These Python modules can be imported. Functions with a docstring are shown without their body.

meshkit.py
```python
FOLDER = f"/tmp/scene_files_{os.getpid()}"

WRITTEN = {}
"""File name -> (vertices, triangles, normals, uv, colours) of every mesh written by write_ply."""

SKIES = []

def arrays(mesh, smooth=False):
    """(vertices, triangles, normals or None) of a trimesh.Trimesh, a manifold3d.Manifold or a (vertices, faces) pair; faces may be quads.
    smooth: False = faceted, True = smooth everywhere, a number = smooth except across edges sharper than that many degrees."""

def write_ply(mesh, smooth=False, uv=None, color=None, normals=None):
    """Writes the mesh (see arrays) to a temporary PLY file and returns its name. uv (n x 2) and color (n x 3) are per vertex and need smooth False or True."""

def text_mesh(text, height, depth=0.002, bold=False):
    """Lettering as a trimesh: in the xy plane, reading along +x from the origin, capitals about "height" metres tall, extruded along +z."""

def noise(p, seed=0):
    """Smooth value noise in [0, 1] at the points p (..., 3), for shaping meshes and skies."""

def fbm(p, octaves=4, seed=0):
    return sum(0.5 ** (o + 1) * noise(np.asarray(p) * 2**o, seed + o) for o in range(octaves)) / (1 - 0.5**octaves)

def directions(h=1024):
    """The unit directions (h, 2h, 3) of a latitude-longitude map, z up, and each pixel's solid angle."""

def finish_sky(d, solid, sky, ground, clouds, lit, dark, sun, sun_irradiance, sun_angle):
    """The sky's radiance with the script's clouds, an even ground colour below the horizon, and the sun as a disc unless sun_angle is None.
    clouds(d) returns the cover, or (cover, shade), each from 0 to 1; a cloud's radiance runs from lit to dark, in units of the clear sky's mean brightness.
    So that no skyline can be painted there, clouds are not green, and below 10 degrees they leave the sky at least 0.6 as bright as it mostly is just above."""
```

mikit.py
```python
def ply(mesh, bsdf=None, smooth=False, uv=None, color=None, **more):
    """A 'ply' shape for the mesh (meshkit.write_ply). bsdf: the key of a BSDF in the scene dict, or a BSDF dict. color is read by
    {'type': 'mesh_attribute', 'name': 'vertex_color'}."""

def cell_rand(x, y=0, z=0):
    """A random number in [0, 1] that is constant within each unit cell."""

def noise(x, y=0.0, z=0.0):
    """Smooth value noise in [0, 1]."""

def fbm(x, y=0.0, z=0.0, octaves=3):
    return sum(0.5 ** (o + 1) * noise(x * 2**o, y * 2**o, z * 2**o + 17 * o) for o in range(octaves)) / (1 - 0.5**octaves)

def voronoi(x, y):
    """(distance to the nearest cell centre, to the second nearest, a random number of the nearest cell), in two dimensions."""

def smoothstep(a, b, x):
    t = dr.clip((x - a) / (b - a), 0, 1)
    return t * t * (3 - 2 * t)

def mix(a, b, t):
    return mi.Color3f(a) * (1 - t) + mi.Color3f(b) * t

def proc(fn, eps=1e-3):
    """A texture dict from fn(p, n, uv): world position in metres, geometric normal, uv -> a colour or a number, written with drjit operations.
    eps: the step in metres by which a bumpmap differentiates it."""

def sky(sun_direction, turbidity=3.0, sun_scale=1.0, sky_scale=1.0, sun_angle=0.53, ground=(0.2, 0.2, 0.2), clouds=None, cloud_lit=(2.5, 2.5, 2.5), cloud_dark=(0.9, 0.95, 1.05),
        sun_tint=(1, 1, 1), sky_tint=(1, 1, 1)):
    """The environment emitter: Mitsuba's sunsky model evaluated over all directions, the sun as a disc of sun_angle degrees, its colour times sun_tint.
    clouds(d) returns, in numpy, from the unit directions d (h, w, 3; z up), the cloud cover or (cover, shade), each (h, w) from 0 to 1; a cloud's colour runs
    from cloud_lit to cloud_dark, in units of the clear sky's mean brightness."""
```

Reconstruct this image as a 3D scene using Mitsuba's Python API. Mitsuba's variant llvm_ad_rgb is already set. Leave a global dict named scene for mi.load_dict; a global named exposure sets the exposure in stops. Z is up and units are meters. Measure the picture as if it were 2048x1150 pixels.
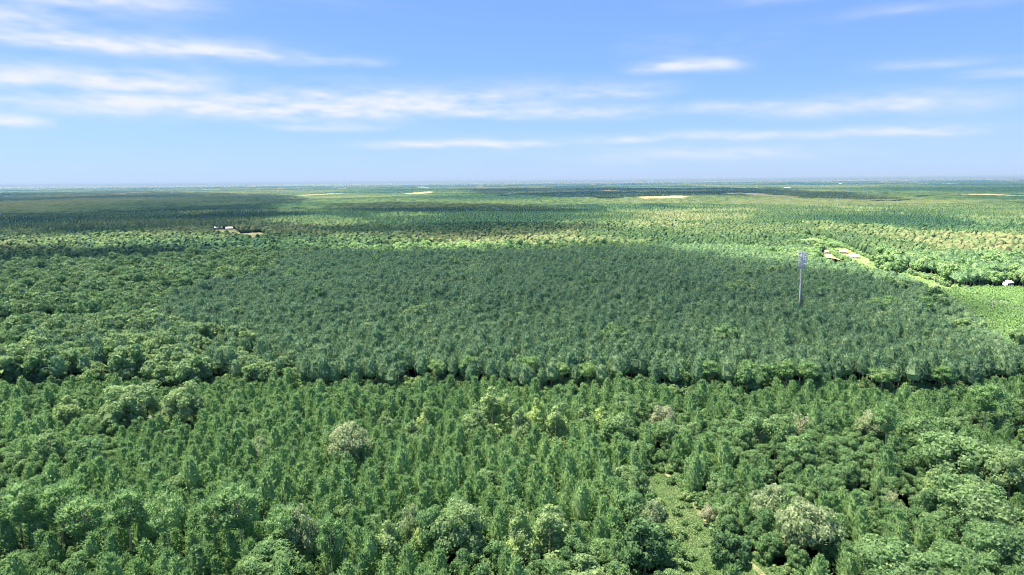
import math, random
import numpy as np
import trimesh
import shapely
from shapely.geometry import Polygon, LineString
import drjit as dr
import mitsuba as mi
import mikit, meshkit
from mikit import noise, fbm, smoothstep, mix

scene, labels = {}, {}
T4 = mi.ScalarTransform4f
rng = np.random.default_rng(7)

# ------------------------------------------------------------------ camera
FPX, CX, CY = 1365.0, 1024.0, 575.0            # focal length in pixels of the 2048 x 1150 photograph
EYE = np.array([0.0, 0.0, 118.0])
PITCH, ROLL = math.radians(8.74), math.radians(0.50)
FWD = np.array([0, math.cos(PITCH), -math.sin(PITCH)])
_r, _u = np.array([1.0, 0, 0]), np.array([0, math.sin(PITCH), math.cos(PITCH)])
UP = _u * math.cos(ROLL) + _r * math.sin(ROLL)
RIGHT = _r * math.cos(ROLL) - _u * math.sin(ROLL)
scene['camera'] = {'type': 'perspective', 'fov': 2 * math.degrees(math.atan(CX / FPX)), 'fov_axis': 'x', 'near_clip': 1.0, 'far_clip': 200000.0,
                   'to_world': T4().look_at(origin=EYE.tolist(), target=(EYE + FWD).tolist(), up=UP.tolist()), 'medium': {'type': 'ref', 'id': 'haze_air'}}

# ------------------------------------------------------------------ light
SUN_EL, SUN_AZ = math.radians(67), math.radians(80)     # azimuth from the view direction towards the left
SUN = np.array([-math.cos(SUN_EL) * math.sin(SUN_AZ), math.cos(SUN_EL) * math.cos(SUN_AZ), math.sin(SUN_EL)])
exposure = 4.05

STREAKS = [  # azimuth (deg, right positive), elevation, half length, half thickness, strength: the long streaks in view
    (-33, 12.6, 10, 1.1, .95), (-27, 9.6, 11, .75, .95), (-37, 10.6, 6, 1.3, .8), (-33, 7.0, 11, .9, .95), (-22, 5.6, 14, 1.0, 1.0), (-8, 6.2, 14, 1.2, .85), (2, 5.6, 10, .7, .85),
    (5, 7.1, 8, .9, .55), (-4, 3.05, 8, .33, .9), (14, 8.7, 4.5, .55, .85), (20, 5.5, 8, .5, .6), (27, 5.2, 8, .8, .75), (17, 3.4, 12, .4, .7), (30, 3.3, 4, .4, .7), (16, 2.0, 10, .7, .45),
    (-15, 9.4, 5, .4, .55), (-37, 4.2, 4, .5, .8), (-14, 4.4, 5, .35, .45), (30, 11.5, 6, .4, .25), (24, 13.2, 8, .4, .3), (36, 7.0, 4, .4, .4), (30, 7.8, 4, .4, .3)]


def cloud_cover(d):
    az = np.degrees(np.arctan2(d[..., 0], d[..., 1]))
    el = np.degrees(np.arcsin(np.clip(d[..., 2], -1, 1)))
    p = np.stack([az / 3.2, el / .55, az * 0], -1)
    n = meshkit.fbm(p, 4, 3)
    n = .6 * n + .4 * meshkit.fbm(np.stack([az / 1.5 + 1.3 * el, el / .3, az * 0 + 4], -1), 3, 13)
    big = meshkit.fbm(np.stack([az / 16 + 3, el / 2.6, az * 0], -1), 3, 9)
    c = np.zeros_like(az)
    wob = (meshkit.fbm(np.stack([az / 7, az * 0 + 2, el * 0], -1), 3, 5) - .5) * .55
    for a, e, l, t, s in STREAKS:
        x, y = (az - a) / l, (el - e - wob) / t
        y = np.where(y > 0, y * .85, y * 1.35)
        c = np.maximum(c, s * np.exp(-x ** 4 * 1.3 - y * y * 1.3))
    thin = np.clip((big - .5) * 1.6, 0, 1) * np.clip(el / 6, 0, 1) * .55         # the same thin streaks all over the sky
    c = np.clip(c * (2.2 * n - .28) + thin * np.clip(n * 1.8 - .5, 0, 1), 0, 1)
    veil = .28 * np.exp(-(el / 4.5) ** 2) + .10
    return np.clip(1 - (1 - c) * (1 - veil), 0, 1) * np.clip(el / .25, 0, 1), np.clip(.15 - .2 * (n - .5), 0, 1)


scene['sky'] = mikit.sky(SUN.tolist(), turbidity=3.0, clouds=cloud_cover, cloud_lit=(1.95, 2.05, 2.2), cloud_dark=(1.55, 1.65, 1.85), ground=(.06, .08, .06), sky_tint=(.186, .252, .395))

# ------------------------------------------------------------------ air
scene['haze_air'] = {'type': 'homogeneous', 'albedo': {'type': 'rgb', 'value': [.90, .93, .95]}, 'phase': {'type': 'hg', 'g': .86}, 'sigma_t': {'type': 'rgb', 'value': [1.0e-5, 2.2e-5, 4.0e-5]}}
scene['cloud_air'] = {'type': 'homogeneous', 'albedo': .995, 'sigma_t': .0032}
scene['clear'] = {'type': 'null'}


def G(x, y, h=0.0):
    """The point of height h that the photograph shows at pixel (x, y): (X, Y)."""
    d = FWD * FPX + RIGHT * (x - CX) + UP * (CY - y)
    t = (h - EYE[2]) / min(d[2], -1e-6)
    return EYE[0] + d[0] * t, EYE[1] + d[1] * t


def gpoly(pts, h=0.0):
    return Polygon([G(x, y, h) for x, y in pts])


def inside(poly, X, Y):
    return shapely.contains_xy(poly, X, Y)


def terr(x, y):
    """Height of the ground: flat near by, gently rolling far off."""
    x, y = np.asarray(x, float), np.asarray(y, float)
    r = np.hypot(x, y)
    t = np.clip((r - 1800) / 1800, 0, 1)
    t = t * t * (3 - 2 * t)
    p = np.stack([x / 1500 + 5.3, y / 1100 + 2.1, x * 0], -1)
    return t * (meshkit.fbm(p, 3, 21) - .5) * 34 * np.clip(1.2 - r / 60000, .3, 1)


# ------------------------------------------------------------------ materials
def tone(*stops):
    """Colour from a number in [0, 1] through the given colours."""
    def f(t):
        c, n = mi.Color3f(stops[0]), len(stops) - 1
        for i in range(n):
            c = mix(c, stops[i + 1], dr.clip(t * n - i, 0, 1))
        return c
    return f


PINE = tone((.180, .330, .155), (.270, .460, .205), (.385, .570, .265))
PINE_TALL = tone((.148, .275, .172), (.210, .365, .205), (.298, .450, .250))
BROAD = tone((.145, .280, .130), (.220, .385, .175), (.310, .460, .230), (.430, .590, .245))
PALE = tone((.28, .42, .22), (.39, .49, .29), (.48, .49, .38))
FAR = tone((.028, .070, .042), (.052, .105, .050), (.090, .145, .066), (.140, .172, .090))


def leaf(key, ramp, near, amount):
    def fn(p, n, uv):
        big = fbm(p.x / 45 + 9, p.y / 45 + 4, 0, octaves=2) - .5
        tree = noise(p.x / near + 31, p.y / near + 17) - .5
        t = uv.x + amount * (.5 * big + .45 * tree) + .18 * (uv.y - .5)
        return ramp(dr.clip(t, 0, 1)) * (.62 + .76 * uv.y)
    scene[key] = {'type': 'principledthin', 'base_color': mikit.proc(fn), 'roughness': .55, 'diff_trans': 1.1, 'spec_trans': 0.0, 'eta': 1.25}


leaf('pine_leaf', PINE, 5.0, .7)
leaf('tall_pine_leaf', PINE_TALL, 6.0, .7)
leaf('broad_leaf', BROAD, 7.0, .35)
leaf('pale_leaf', PALE, 5.0, .3)


GRASS = tone((.17, .32, .13), (.25, .41, .19), (.37, .48, .27))
leaf('grass_leaf', GRASS, 6.0, .8)


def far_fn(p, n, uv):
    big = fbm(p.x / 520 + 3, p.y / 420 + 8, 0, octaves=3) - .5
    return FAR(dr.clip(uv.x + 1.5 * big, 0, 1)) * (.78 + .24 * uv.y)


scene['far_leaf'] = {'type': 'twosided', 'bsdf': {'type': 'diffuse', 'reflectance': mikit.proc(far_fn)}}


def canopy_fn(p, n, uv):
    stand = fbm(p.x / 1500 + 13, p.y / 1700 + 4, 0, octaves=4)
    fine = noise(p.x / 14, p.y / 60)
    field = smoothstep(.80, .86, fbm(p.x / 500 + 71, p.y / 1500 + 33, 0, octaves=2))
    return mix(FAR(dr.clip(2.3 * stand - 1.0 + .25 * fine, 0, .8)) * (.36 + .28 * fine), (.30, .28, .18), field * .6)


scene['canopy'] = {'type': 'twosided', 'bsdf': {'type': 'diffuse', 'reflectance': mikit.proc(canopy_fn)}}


def bark_fn(p, n, uv):
    return mix((.38, .30, .20), (.74, .63, .46), noise(p.x * 3, p.y * 3, p.z * .6))


scene['bark'] = {'type': 'diffuse', 'reflectance': mikit.proc(bark_fn)}


def ground_fn(p, n, uv):
    a = fbm(p.x / 6, p.y / 6, 0, octaves=3)
    return mix((.09, .13, .055), (.15, .17, .08), a)


scene['forest_soil'] = {'type': 'diffuse', 'reflectance': mikit.proc(ground_fn)}


def grass_fn(p, n, uv):
    a, b = fbm(p.x / 5 + 3, p.y / 5, 0, octaves=3), noise(p.x * 2.2, p.y * 2.2)
    return mix(mix((.10, .19, .065), (.18, .25, .115), smoothstep(.3, .75, a)), (.06, .11, .04), .35 * b)


scene['meadow'] = {'type': 'diffuse', 'reflectance': mikit.proc(grass_fn)}


def field_fn(p, n, uv):
    a = fbm(p.x / 25 + 3, p.y / 25, 0, octaves=3)
    return mix((.16, .20, .09), (.32, .30, .19), smoothstep(.3, .7, a))


scene['dry_field'] = {'type': 'diffuse', 'reflectance': mikit.proc(field_fn)}


def dirt_fn(p, n, uv):
    a = fbm(p.x / 2.5, p.y / 2.5, 0, octaves=4)
    return mix((.14, .19, .08), (.26, .25, .16), smoothstep(.35, .8, a))


scene['dirt'] = {'type': 'diffuse', 'reflectance': mikit.proc(dirt_fn)}


def solid(key, rgb, rough=.6, spread=.12):
    def fn(p, n, uv):
        return mi.Color3f(rgb) * (1 - spread + 2 * spread * fbm(p.x * 1.3, p.y * 1.3, p.z * 1.3, octaves=2))
    scene[key] = {'type': 'twosided', 'bsdf': {'type': 'principled', 'base_color': mikit.proc(fn), 'roughness': rough}}


solid('galvanised', (.60, .59, .61), .5)
solid('antenna_white', (.72, .69, .73), .45)
solid('white_paint', (.78, .77, .74))
solid('tan_paint', (.50, .42, .32))
solid('grey_roof', (.30, .29, .29), .7)
solid('white_roof', (.80, .80, .80), .4)
solid('glass_dark', (.03, .035, .04), .15)
solid('pole_wood', (.22, .18, .14), .8)


# ------------------------------------------------------------------ ground, far canopy, haze, clouds
def say(key, label, cat=None, group=None, kind=None):
    labels[key] = {'label': label}
    if cat: labels[key]['category'] = cat
    if group: labels[key]['group'] = group
    if kind: labels[key]['kind'] = kind


def polar(r, a, z):
    """A sheet over radii r and angles a (from +y, right positive) with heights z (len(r), len(a))."""
    R, A = np.meshgrid(r, a, indexing='ij')
    v = np.stack([R * np.sin(A), R * np.cos(A), z], -1).reshape(-1, 3)
    i, j = np.meshgrid(np.arange(len(r) - 1), np.arange(len(a) - 1), indexing='ij')
    k = (i * len(a) + j).ravel()
    m = len(a)
    return v, np.stack([k, k + 1, k + m + 1, k + m], -1)


rr = np.concatenate([np.linspace(1, 900, 12), np.geomspace(960, 60000, 90)])
aa = np.linspace(-math.pi, math.pi, 241)
R, A = np.meshgrid(rr, aa, indexing='ij')
v, f = polar(rr, aa, terr(R * np.sin(A), R * np.cos(A)))
scene['ground'] = mikit.ply((v, f[:, ::-1]), 'forest_soil', smooth=True)
say('ground', 'dark forest floor under the trees, reaching to the horizon', kind='structure')

rr = np.geomspace(3300, 58000, 260)
aa = np.radians(np.linspace(-48, 48, 960))
R, A = np.meshgrid(rr, aa, indexing='ij')
X, Y = R * np.sin(A), R * np.cos(A)
stand = meshkit.fbm(np.stack([X / 700 + 4, Y / 1500 + 7, X * 0], -1), 3, 33)
lump = meshkit.fbm(np.stack([X / 22, Y / 60, X * 0], -1), 2, 12)
open_ = np.clip((.30 - stand) / .04, 0, 1)
Z = terr(X, Y) + (7 + 14 * np.clip((stand - .25) * 2, 0, 1) + 7 * (lump - .4)) * (1 - .9 * open_)
Z[0] = terr(X[0], Y[0]) - 1
v, f = polar(rr, aa, Z)
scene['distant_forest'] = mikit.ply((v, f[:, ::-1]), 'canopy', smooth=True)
say('distant_forest', 'flat hazy distant forest fading towards the horizon', 'forest', kind='stuff')

scene['haze'] = {'type': 'cube', 'to_world': T4().translate([0, 0, 40]).scale([66000, 66000, 85]), 'bsdf': {'type': 'ref', 'id': 'clear'}, 'interior': {'type': 'ref', 'id': 'haze_air'}}
say('haze', 'thin bluish haze that pales the distant forest', kind='stuff')

CLOUD_Z = 4200.0


def cloud(key, poly, cell, edge, thick, seed, thin=lambda x, y: 1.0):
    """A cumulus layer whose shade falls on poly (on the treetops): a closed lens, thin at its rim."""
    off = SUN[:2] / SUN[2] * (CLOUD_Z - 15)
    x0, y0, x1, y1 = poly.bounds
    xs, ys = np.arange(x0 - cell, x1 + 2 * cell, cell), np.arange(y0 - cell, y1 + 2 * cell, cell)
    X, Y = np.meshgrid(xs, ys, indexing='ij')
    q = np.stack([X / (cell * 9), Y / (cell * 9), X * 0 + seed], -1)
    wx = (meshkit.fbm(q, 3, seed) - .5) * edge * 2.2
    wy = (meshkit.fbm(q, 3, seed + 7) - .5) * edge * 2.2
    pts = shapely.points(X + wx, Y + wy)
    ins = shapely.contains(poly, pts)
    d = np.where(ins, shapely.distance(poly.boundary, pts), 0)
    th = np.clip(d / edge, 0, 1)
    th = th * th * (3 - 2 * th) * thick
    th *= .8 + .5 * (meshkit.fbm(np.stack([X / 260, Y / 260, X * 0], -1), 3, seed + 3) - .3)
    th *= thin(X, Y)
    th[[0, -1]], th[:, [0, -1]] = 0, 0
    n, m = X.shape
    i, j = np.meshgrid(np.arange(n - 1), np.arange(m - 1), indexing='ij')
    a = (i * m + j).ravel()
    quad = np.stack([a, a + m, a + m + 1, a + 1], -1)
    quad = quad[(th.ravel()[quad] > 0).any(1)]
    top = np.stack([X + off[0], Y + off[1], CLOUD_Z + th * .7], -1).reshape(-1, 3)
    bot = np.stack([X + off[0], Y + off[1], CLOUD_Z - th * .3], -1).reshape(-1, 3)
    flat = th.ravel() <= 0
    idx_bot = np.where(flat, np.arange(n * m), np.arange(n * m) + n * m)
    f = np.vstack([quad, idx_bot[quad][:, ::-1]])
    me = trimesh.Trimesh(np.vstack([top, bot]), np.vstack([f[:, [0, 1, 2]], f[:, [0, 2, 3]]]), process=False)
    me.remove_unreferenced_vertices()
    scene[key] = mikit.ply(me, 'clear', interior={'type': 'ref', 'id': 'cloud_air'})


HC = 15
near_pts = [(-2500, 470), (-300, 478), (90, 482), (230, 487), (420, 484), (560, 500), (700, 500), (860, 497), (1000, 494), (1150, 483), (1340, 487), (1420, 503), (1560, 527), (1660, 547), (1790, 566), (1880, 597), (1960, 632), (2100, 668), (2600, 720)]
P = [G(x, y, HC) for x, y in near_pts]
cloud('clouds__001', Polygon(P + [(1500, -100), (1200, -900), (-1500, -900), (-2500, 0)]).buffer(0), 36, 90, 430, 11, lambda x, y: .56 + .44 * np.clip((y - 330) / 260, 0, 1))
cloud('clouds__002', gpoly([(-900, 390), (0, 388), (280, 384), (540, 386), (620, 394), (600, 404), (520, 412), (560, 420), (640, 424), (570, 431), (570, 440), (640, 446), (760, 447), (900, 443), (1000, 444), (1140, 446), (1215, 451), (1170, 459), (1080, 469), (980, 476), (860, 480), (760, 474), (680, 466), (600, 480), (520, 477), (420, 470), (300, 463),
                                   (200, 466), (60, 474), (-300, 474), (-900, 470)], HC), 60, 90, 400, 23)
cloud('clouds__003', gpoly([(900, 378), (1150, 376), (1500, 376), (1700, 383), (1850, 393), (1780, 398), (1500, 393), (1250, 392), (1020, 391), (920, 386)], HC), 110, 250, 400, 31)
cloud('clouds__004', gpoly([(640, 406), (800, 404), (1000, 406), (1160, 414), (1140, 421), (960, 421), (820, 424), (680, 420), (620, 413)], HC), 60, 110, 400, 37)
say('clouds', 'low clouds overhead whose shade falls across the forest', 'clouds', kind='stuff')


# ------------------------------------------------------------------ tree models
def unit(v):
    return v / (np.linalg.norm(v, axis=-1, keepdims=True) + 1e-9)


class Bag:
    """Collects triangles with a colour number per piece."""
    def __init__(s):
        s.v, s.f, s.uv, s.n = [], [], [], 0

    def add(s, v, f, uv):
        s.v.append(v); s.f.append(np.asarray(f) + s.n); s.uv.append(uv); s.n += len(v)

    def ply(s, bsdf):
        return mikit.ply((np.vstack(s.v), np.vstack(s.f)), bsdf, smooth=False, uv=np.vstack(s.uv))

    def sprays(s, c, d, L, W, tint, g):
        """Needle sprays: two crossed slim triangles from c along d."""
        n = len(c)
        d = unit(d)
        a = unit(np.cross(d, g.normal(size=(n, 3))))
        b = np.cross(d, a)
        L, W = np.broadcast_to(L, n)[:, None], np.broadcast_to(W, n)[:, None]
        for w in (a, b):
            v = np.stack([c - w * W, c + w * W, c + d * L], 1).reshape(-1, 3)
            uv = np.repeat(np.stack([np.full(n, tint), g.random(n)], -1), 3, 0)
            s.add(v, np.arange(3 * n).reshape(-1, 3), uv)

    def leaves(s, c, nrm, size, tint, g):
        n = len(c)
        nrm = unit(nrm)
        a = unit(np.cross(nrm, g.normal(size=(n, 3))))
        b = np.cross(nrm, a)
        sz = size * g.uniform(.7, 1.35, n)[:, None]
        v = np.stack([c + sz * (math.cos(t) * a + math.sin(t) * b * .8) for t in (0.3, 2.3, 4.4)], 1).reshape(-1, 3)
        uv = np.repeat(np.stack([np.full(n, tint), g.random(n)], -1), 3, 0)
        s.add(v, np.arange(3 * n).reshape(-1, 3), uv)

    def lump(s, c, r, tint, g, sub=0):
        m = trimesh.creation.icosphere(subdivisions=sub)
        v = np.asarray(m.vertices) * g.uniform(.85, 1.12, len(m.vertices))[:, None] * np.asarray(r) + c
        s.add(v, m.faces, np.tile([tint, .45], (len(v), 1)))


def rod(bag, p0, p1, r0, r1, sides=6):
    p0, p1 = np.asarray(p0, float), np.asarray(p1, float)
    d = unit(p1 - p0)
    a = unit(np.cross(d, [.3, 1, .2])); b = np.cross(d, a)
    t = np.arange(sides) * 2 * np.pi / sides
    ring = np.cos(t)[:, None] * a + np.sin(t)[:, None] * b
    v = np.vstack([p0 + ring * r0, p1 + ring * r1])
    i = np.arange(sides); j = (i + 1) % sides
    bag.add(v, np.vstack([np.stack([i, j, j + sides], 1), np.stack([i, j + sides, i + sides], 1)]), np.zeros((len(v), 2)))


def model(key, crown, trunk, leaf_key):
    scene[key] = {'type': 'shapegroup', 'crown': crown.ply(leaf_key), 'trunk': trunk.ply('bark')}
    return key


def pine(key, h, r, base, whorls, br, tufts, L, W, tint, seed, leaf_key='pine_leaf', core=.5, top=.75):
    g = np.random.default_rng(seed)
    c, t = Bag(), Bag()
    rod(t, [0, 0, -.3], [0, 0, h * .93], .16 * h / 12, .03, 5)
    prof = lambda q: r * np.clip(1 - q ** 1.35, 0, 1) ** top * (.66 + .34 * np.clip(q / .2, 0, 1))
    C, D, LL = [], [], []
    for k in range(whorls):
        q = (k + g.uniform(0, .6)) / whorls
        z0 = h * (base + (1 - base) * q * .97)
        nb = max(3, int(round(br * (1 - .45 * q))))
        a0 = g.uniform(0, 6.28)
        for b in range(nb):
            a = a0 + 6.283 * b / nb + g.normal(0, .25)
            Rr = prof(q) * g.uniform(.75, 1.2)
            rise = Rr * g.uniform(.25, .6)
            o = np.array([math.cos(a), math.sin(a), 0])
            for s_ in np.linspace(.45, 1, tufts) if tufts > 1 else (.85,):
                s_ = s_ + g.normal(0, .05)
                C.append(np.array([0, 0, z0 + rise * s_ ** 1.3]) + o * Rr * s_ + g.normal(0, .1, 3) * r / 2)
                D.append(o * g.uniform(.3, .9) + np.array([0, 0, g.uniform(.5, 1.2)]) + g.normal(0, .3, 3))
                LL.append(L * g.uniform(.7, 1.25))
    C += [np.array([0, 0, h - L * 1.1]), np.array([0, 0, h - L * 1.6])]
    D += [np.array([.05, 0, 1.]), np.array([-.1, .1, 1.])]
    LL += [L * 1.3, L * 1.3]
    c.sprays(np.array(C), np.array(D), np.array(LL), W, tint, g)
    qs = [0, .08, .26, .46, .66, .84]
    m = trimesh.creation.revolve(np.array([[.01, h * base - .1]] + [[core * prof(q), h * (base + q * (1 - base))] for q in qs] + [[.01, h * .975]]), sections=8)
    v = np.asarray(m.vertices) * (1 + g.normal(0, .13, (len(m.vertices), 1)) * [1, 1, 0]) + g.normal(0, .12, (len(m.vertices), 3))
    f = np.asarray(m.faces)
    v = v[f].reshape(-1, 3)
    c.add(v, np.arange(len(v)).reshape(-1, 3), np.column_stack([np.full(len(v), tint), np.repeat(g.uniform(.2, .8, len(f)), 3)]))
    return model(key, c, t, leaf_key)


def clumped_pine(key, h, r, base, clumps, per, tint, seed, L=.75, leaf_key='pine_leaf'):
    """A grown pine: a bare trunk and a rounded crown of separate tufted clumps."""
    g = np.random.default_rng(seed)
    c, t = Bag(), Bag()
    lean = g.normal(0, .02, 2) * h
    rod(t, [0, 0, -.3], [lean[0] * .6, lean[1] * .6, h * .62], .24 * h / 20, .15 * h / 20, 7)
    rod(t, [lean[0] * .6, lean[1] * .6, h * .62], [lean[0], lean[1], h * .95], .15 * h / 20, .04, 6)
    hh = h * (1 - base) / 2
    cz = h * (base + (1 - base) * .48)
    for k in range(clumps):
        q = (k + .5) / clumps
        zz = -1 + 2 * q
        a = k * 2.39996 + g.normal(0, .3)
        rad = math.sqrt(max(0, 1 - zz * zz * .9)) * (.55 if zz < -.5 else 1)
        p = np.array([math.cos(a) * r * rad * .68 + lean[0], math.sin(a) * r * rad * .68 + lean[1], cz + zz * hh * .82]) + g.normal(0, .25, 3)
        lr = r * g.uniform(.34, .5)
        rod(t, [lean[0], lean[1], p[2] - lr * .9], p, .06, .03, 4)
        d = unit(g.normal(size=(per, 3)) + np.array([0, 0, .35]))
        pos = p + d * lr * np.array([1, 1, .7]) * g.uniform(.55, 1.0, (per, 1))
        c.sprays(pos, d * .8 + np.array([0, 0, .75]) + g.normal(0, .25, (per, 3)), L * g.uniform(.7, 1.2, per), .3 * L, tint + g.normal(0, .05), g)
        c.lump(p, lr * np.array([.62, .62, .42]), tint, g)
    return model(key, c, t, leaf_key)


def broad(key, h, r, lobes, per, size, tint, seed, leaf_key='broad_leaf', low=.25, squash=1.0, vary=.07, core=.8):
    """A broad-leaved tree: limbs carrying lobes covered in leaf sprays."""
    g = np.random.default_rng(seed)
    c, t = Bag(), Bag()
    hh = h * (1 - low) / 2
    cz = h - hh
    rod(t, [0, 0, -.3], [g.normal(0, .2), g.normal(0, .2), cz], .022 * h, .010 * h, 6)
    for k in range(lobes):
        q = (k + .5) / lobes
        z = 1 - 1.75 * q
        a = k * 2.39996 + g.normal(0, .25)
        s_ = math.sqrt(max(0, 1 - z * z))
        d0 = np.array([math.cos(a) * s_, math.sin(a) * s_, z])
        lr = r * g.uniform(.28, .56)
        if z > .55: lr *= squash
        p = np.array([0, 0, cz]) + d0 * np.array([r, r, hh]) * g.uniform(.45, .9)
        rod(t, [0, 0, cz - hh * .5], p, .006 * h, .003 * h, 4)
        d = unit(g.normal(size=(per, 3)) + d0 * .9 + np.array([0, 0, .25]))
        pos = p + d * lr * np.array([1, 1, .85]) * g.uniform(.8, 1.12, (per, 1))
        c.leaves(pos, d + g.normal(0, .55, (per, 3)), size, tint + g.normal(0, vary), g)
        if core: c.lump(p, lr * core * np.array([1, 1, .85]), tint, g)
    return model(key, c, t, leaf_key)


def spire(key, h, r, layers, per, size, tint, seed, leaf_key='broad_leaf'):
    """A tall narrow broad-leaved tree, uneven and pointed."""
    g = np.random.default_rng(seed)
    c, t = Bag(), Bag()
    rod(t, [0, 0, -.3], [g.normal(0, .2), g.normal(0, .2), h * .9], .018 * h, .003 * h, 6)
    for k in range(layers):
        q = (k + .5) / layers
        z = h * (.22 + .74 * q)
        R = r * (1.08 - q) ** .5 * g.uniform(.8, 1.1)
        for j in range(3 if q < .75 else 1):
            a = g.uniform(0, 6.28) + 2.1 * j
            p = np.array([math.cos(a) * R * .5, math.sin(a) * R * .5, z + g.normal(0, .4)]) if q < .9 else np.array([0, 0, z])
            lr = max(R * .55, .55)
            d = unit(g.normal(size=(per, 3)) + np.array([math.cos(a) * .6, math.sin(a) * .6, .35]))
            pos = p + d * lr * np.array([1, 1, 1.1]) * g.uniform(.75, 1.15, (per, 1))
            c.leaves(pos, d + g.normal(0, .55, (per, 3)), size, tint + g.normal(0, .07), g)
            c.lump(p, lr * .72, tint, g)
    return model(key, c, t, leaf_key)


def bare(key, h, r, n, seed, leafy=120):
    """A dying tree: pale forked limbs with little foliage."""
    g = np.random.default_rng(seed)
    c, t = Bag(), Bag()
    rod(t, [0, 0, -.3], [.2, .1, h * .75], .02 * h, .01 * h, 6)
    tips = []
    for k in range(n):
        a, z0 = k * 2.4 + g.normal(0, .3), h * g.uniform(.35, .75)
        p = np.array([math.cos(a) * r * g.uniform(.5, 1), math.sin(a) * r * g.uniform(.5, 1), min(h, z0 + h * g.uniform(.12, .35))])
        rod(t, [.1, .1, z0], p, .007 * h, .003 * h, 4)
        for m in range(3):
            e = p + g.normal(0, r * .3, 3) + np.array([0, 0, .4])
            rod(t, p, e, .003 * h, .0015 * h, 3)
            tips.append(e); tips.append((p + e) / 2)
    tips = np.array(tips)
    i = g.integers(0, len(tips), leafy)
    c.leaves(tips[i] + g.normal(0, r * .14, (leafy, 3)), g.normal(size=(leafy, 3)) + [0, 0, .8], .3, .75, g)
    return model(key, c, t, 'pale_leaf')


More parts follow.
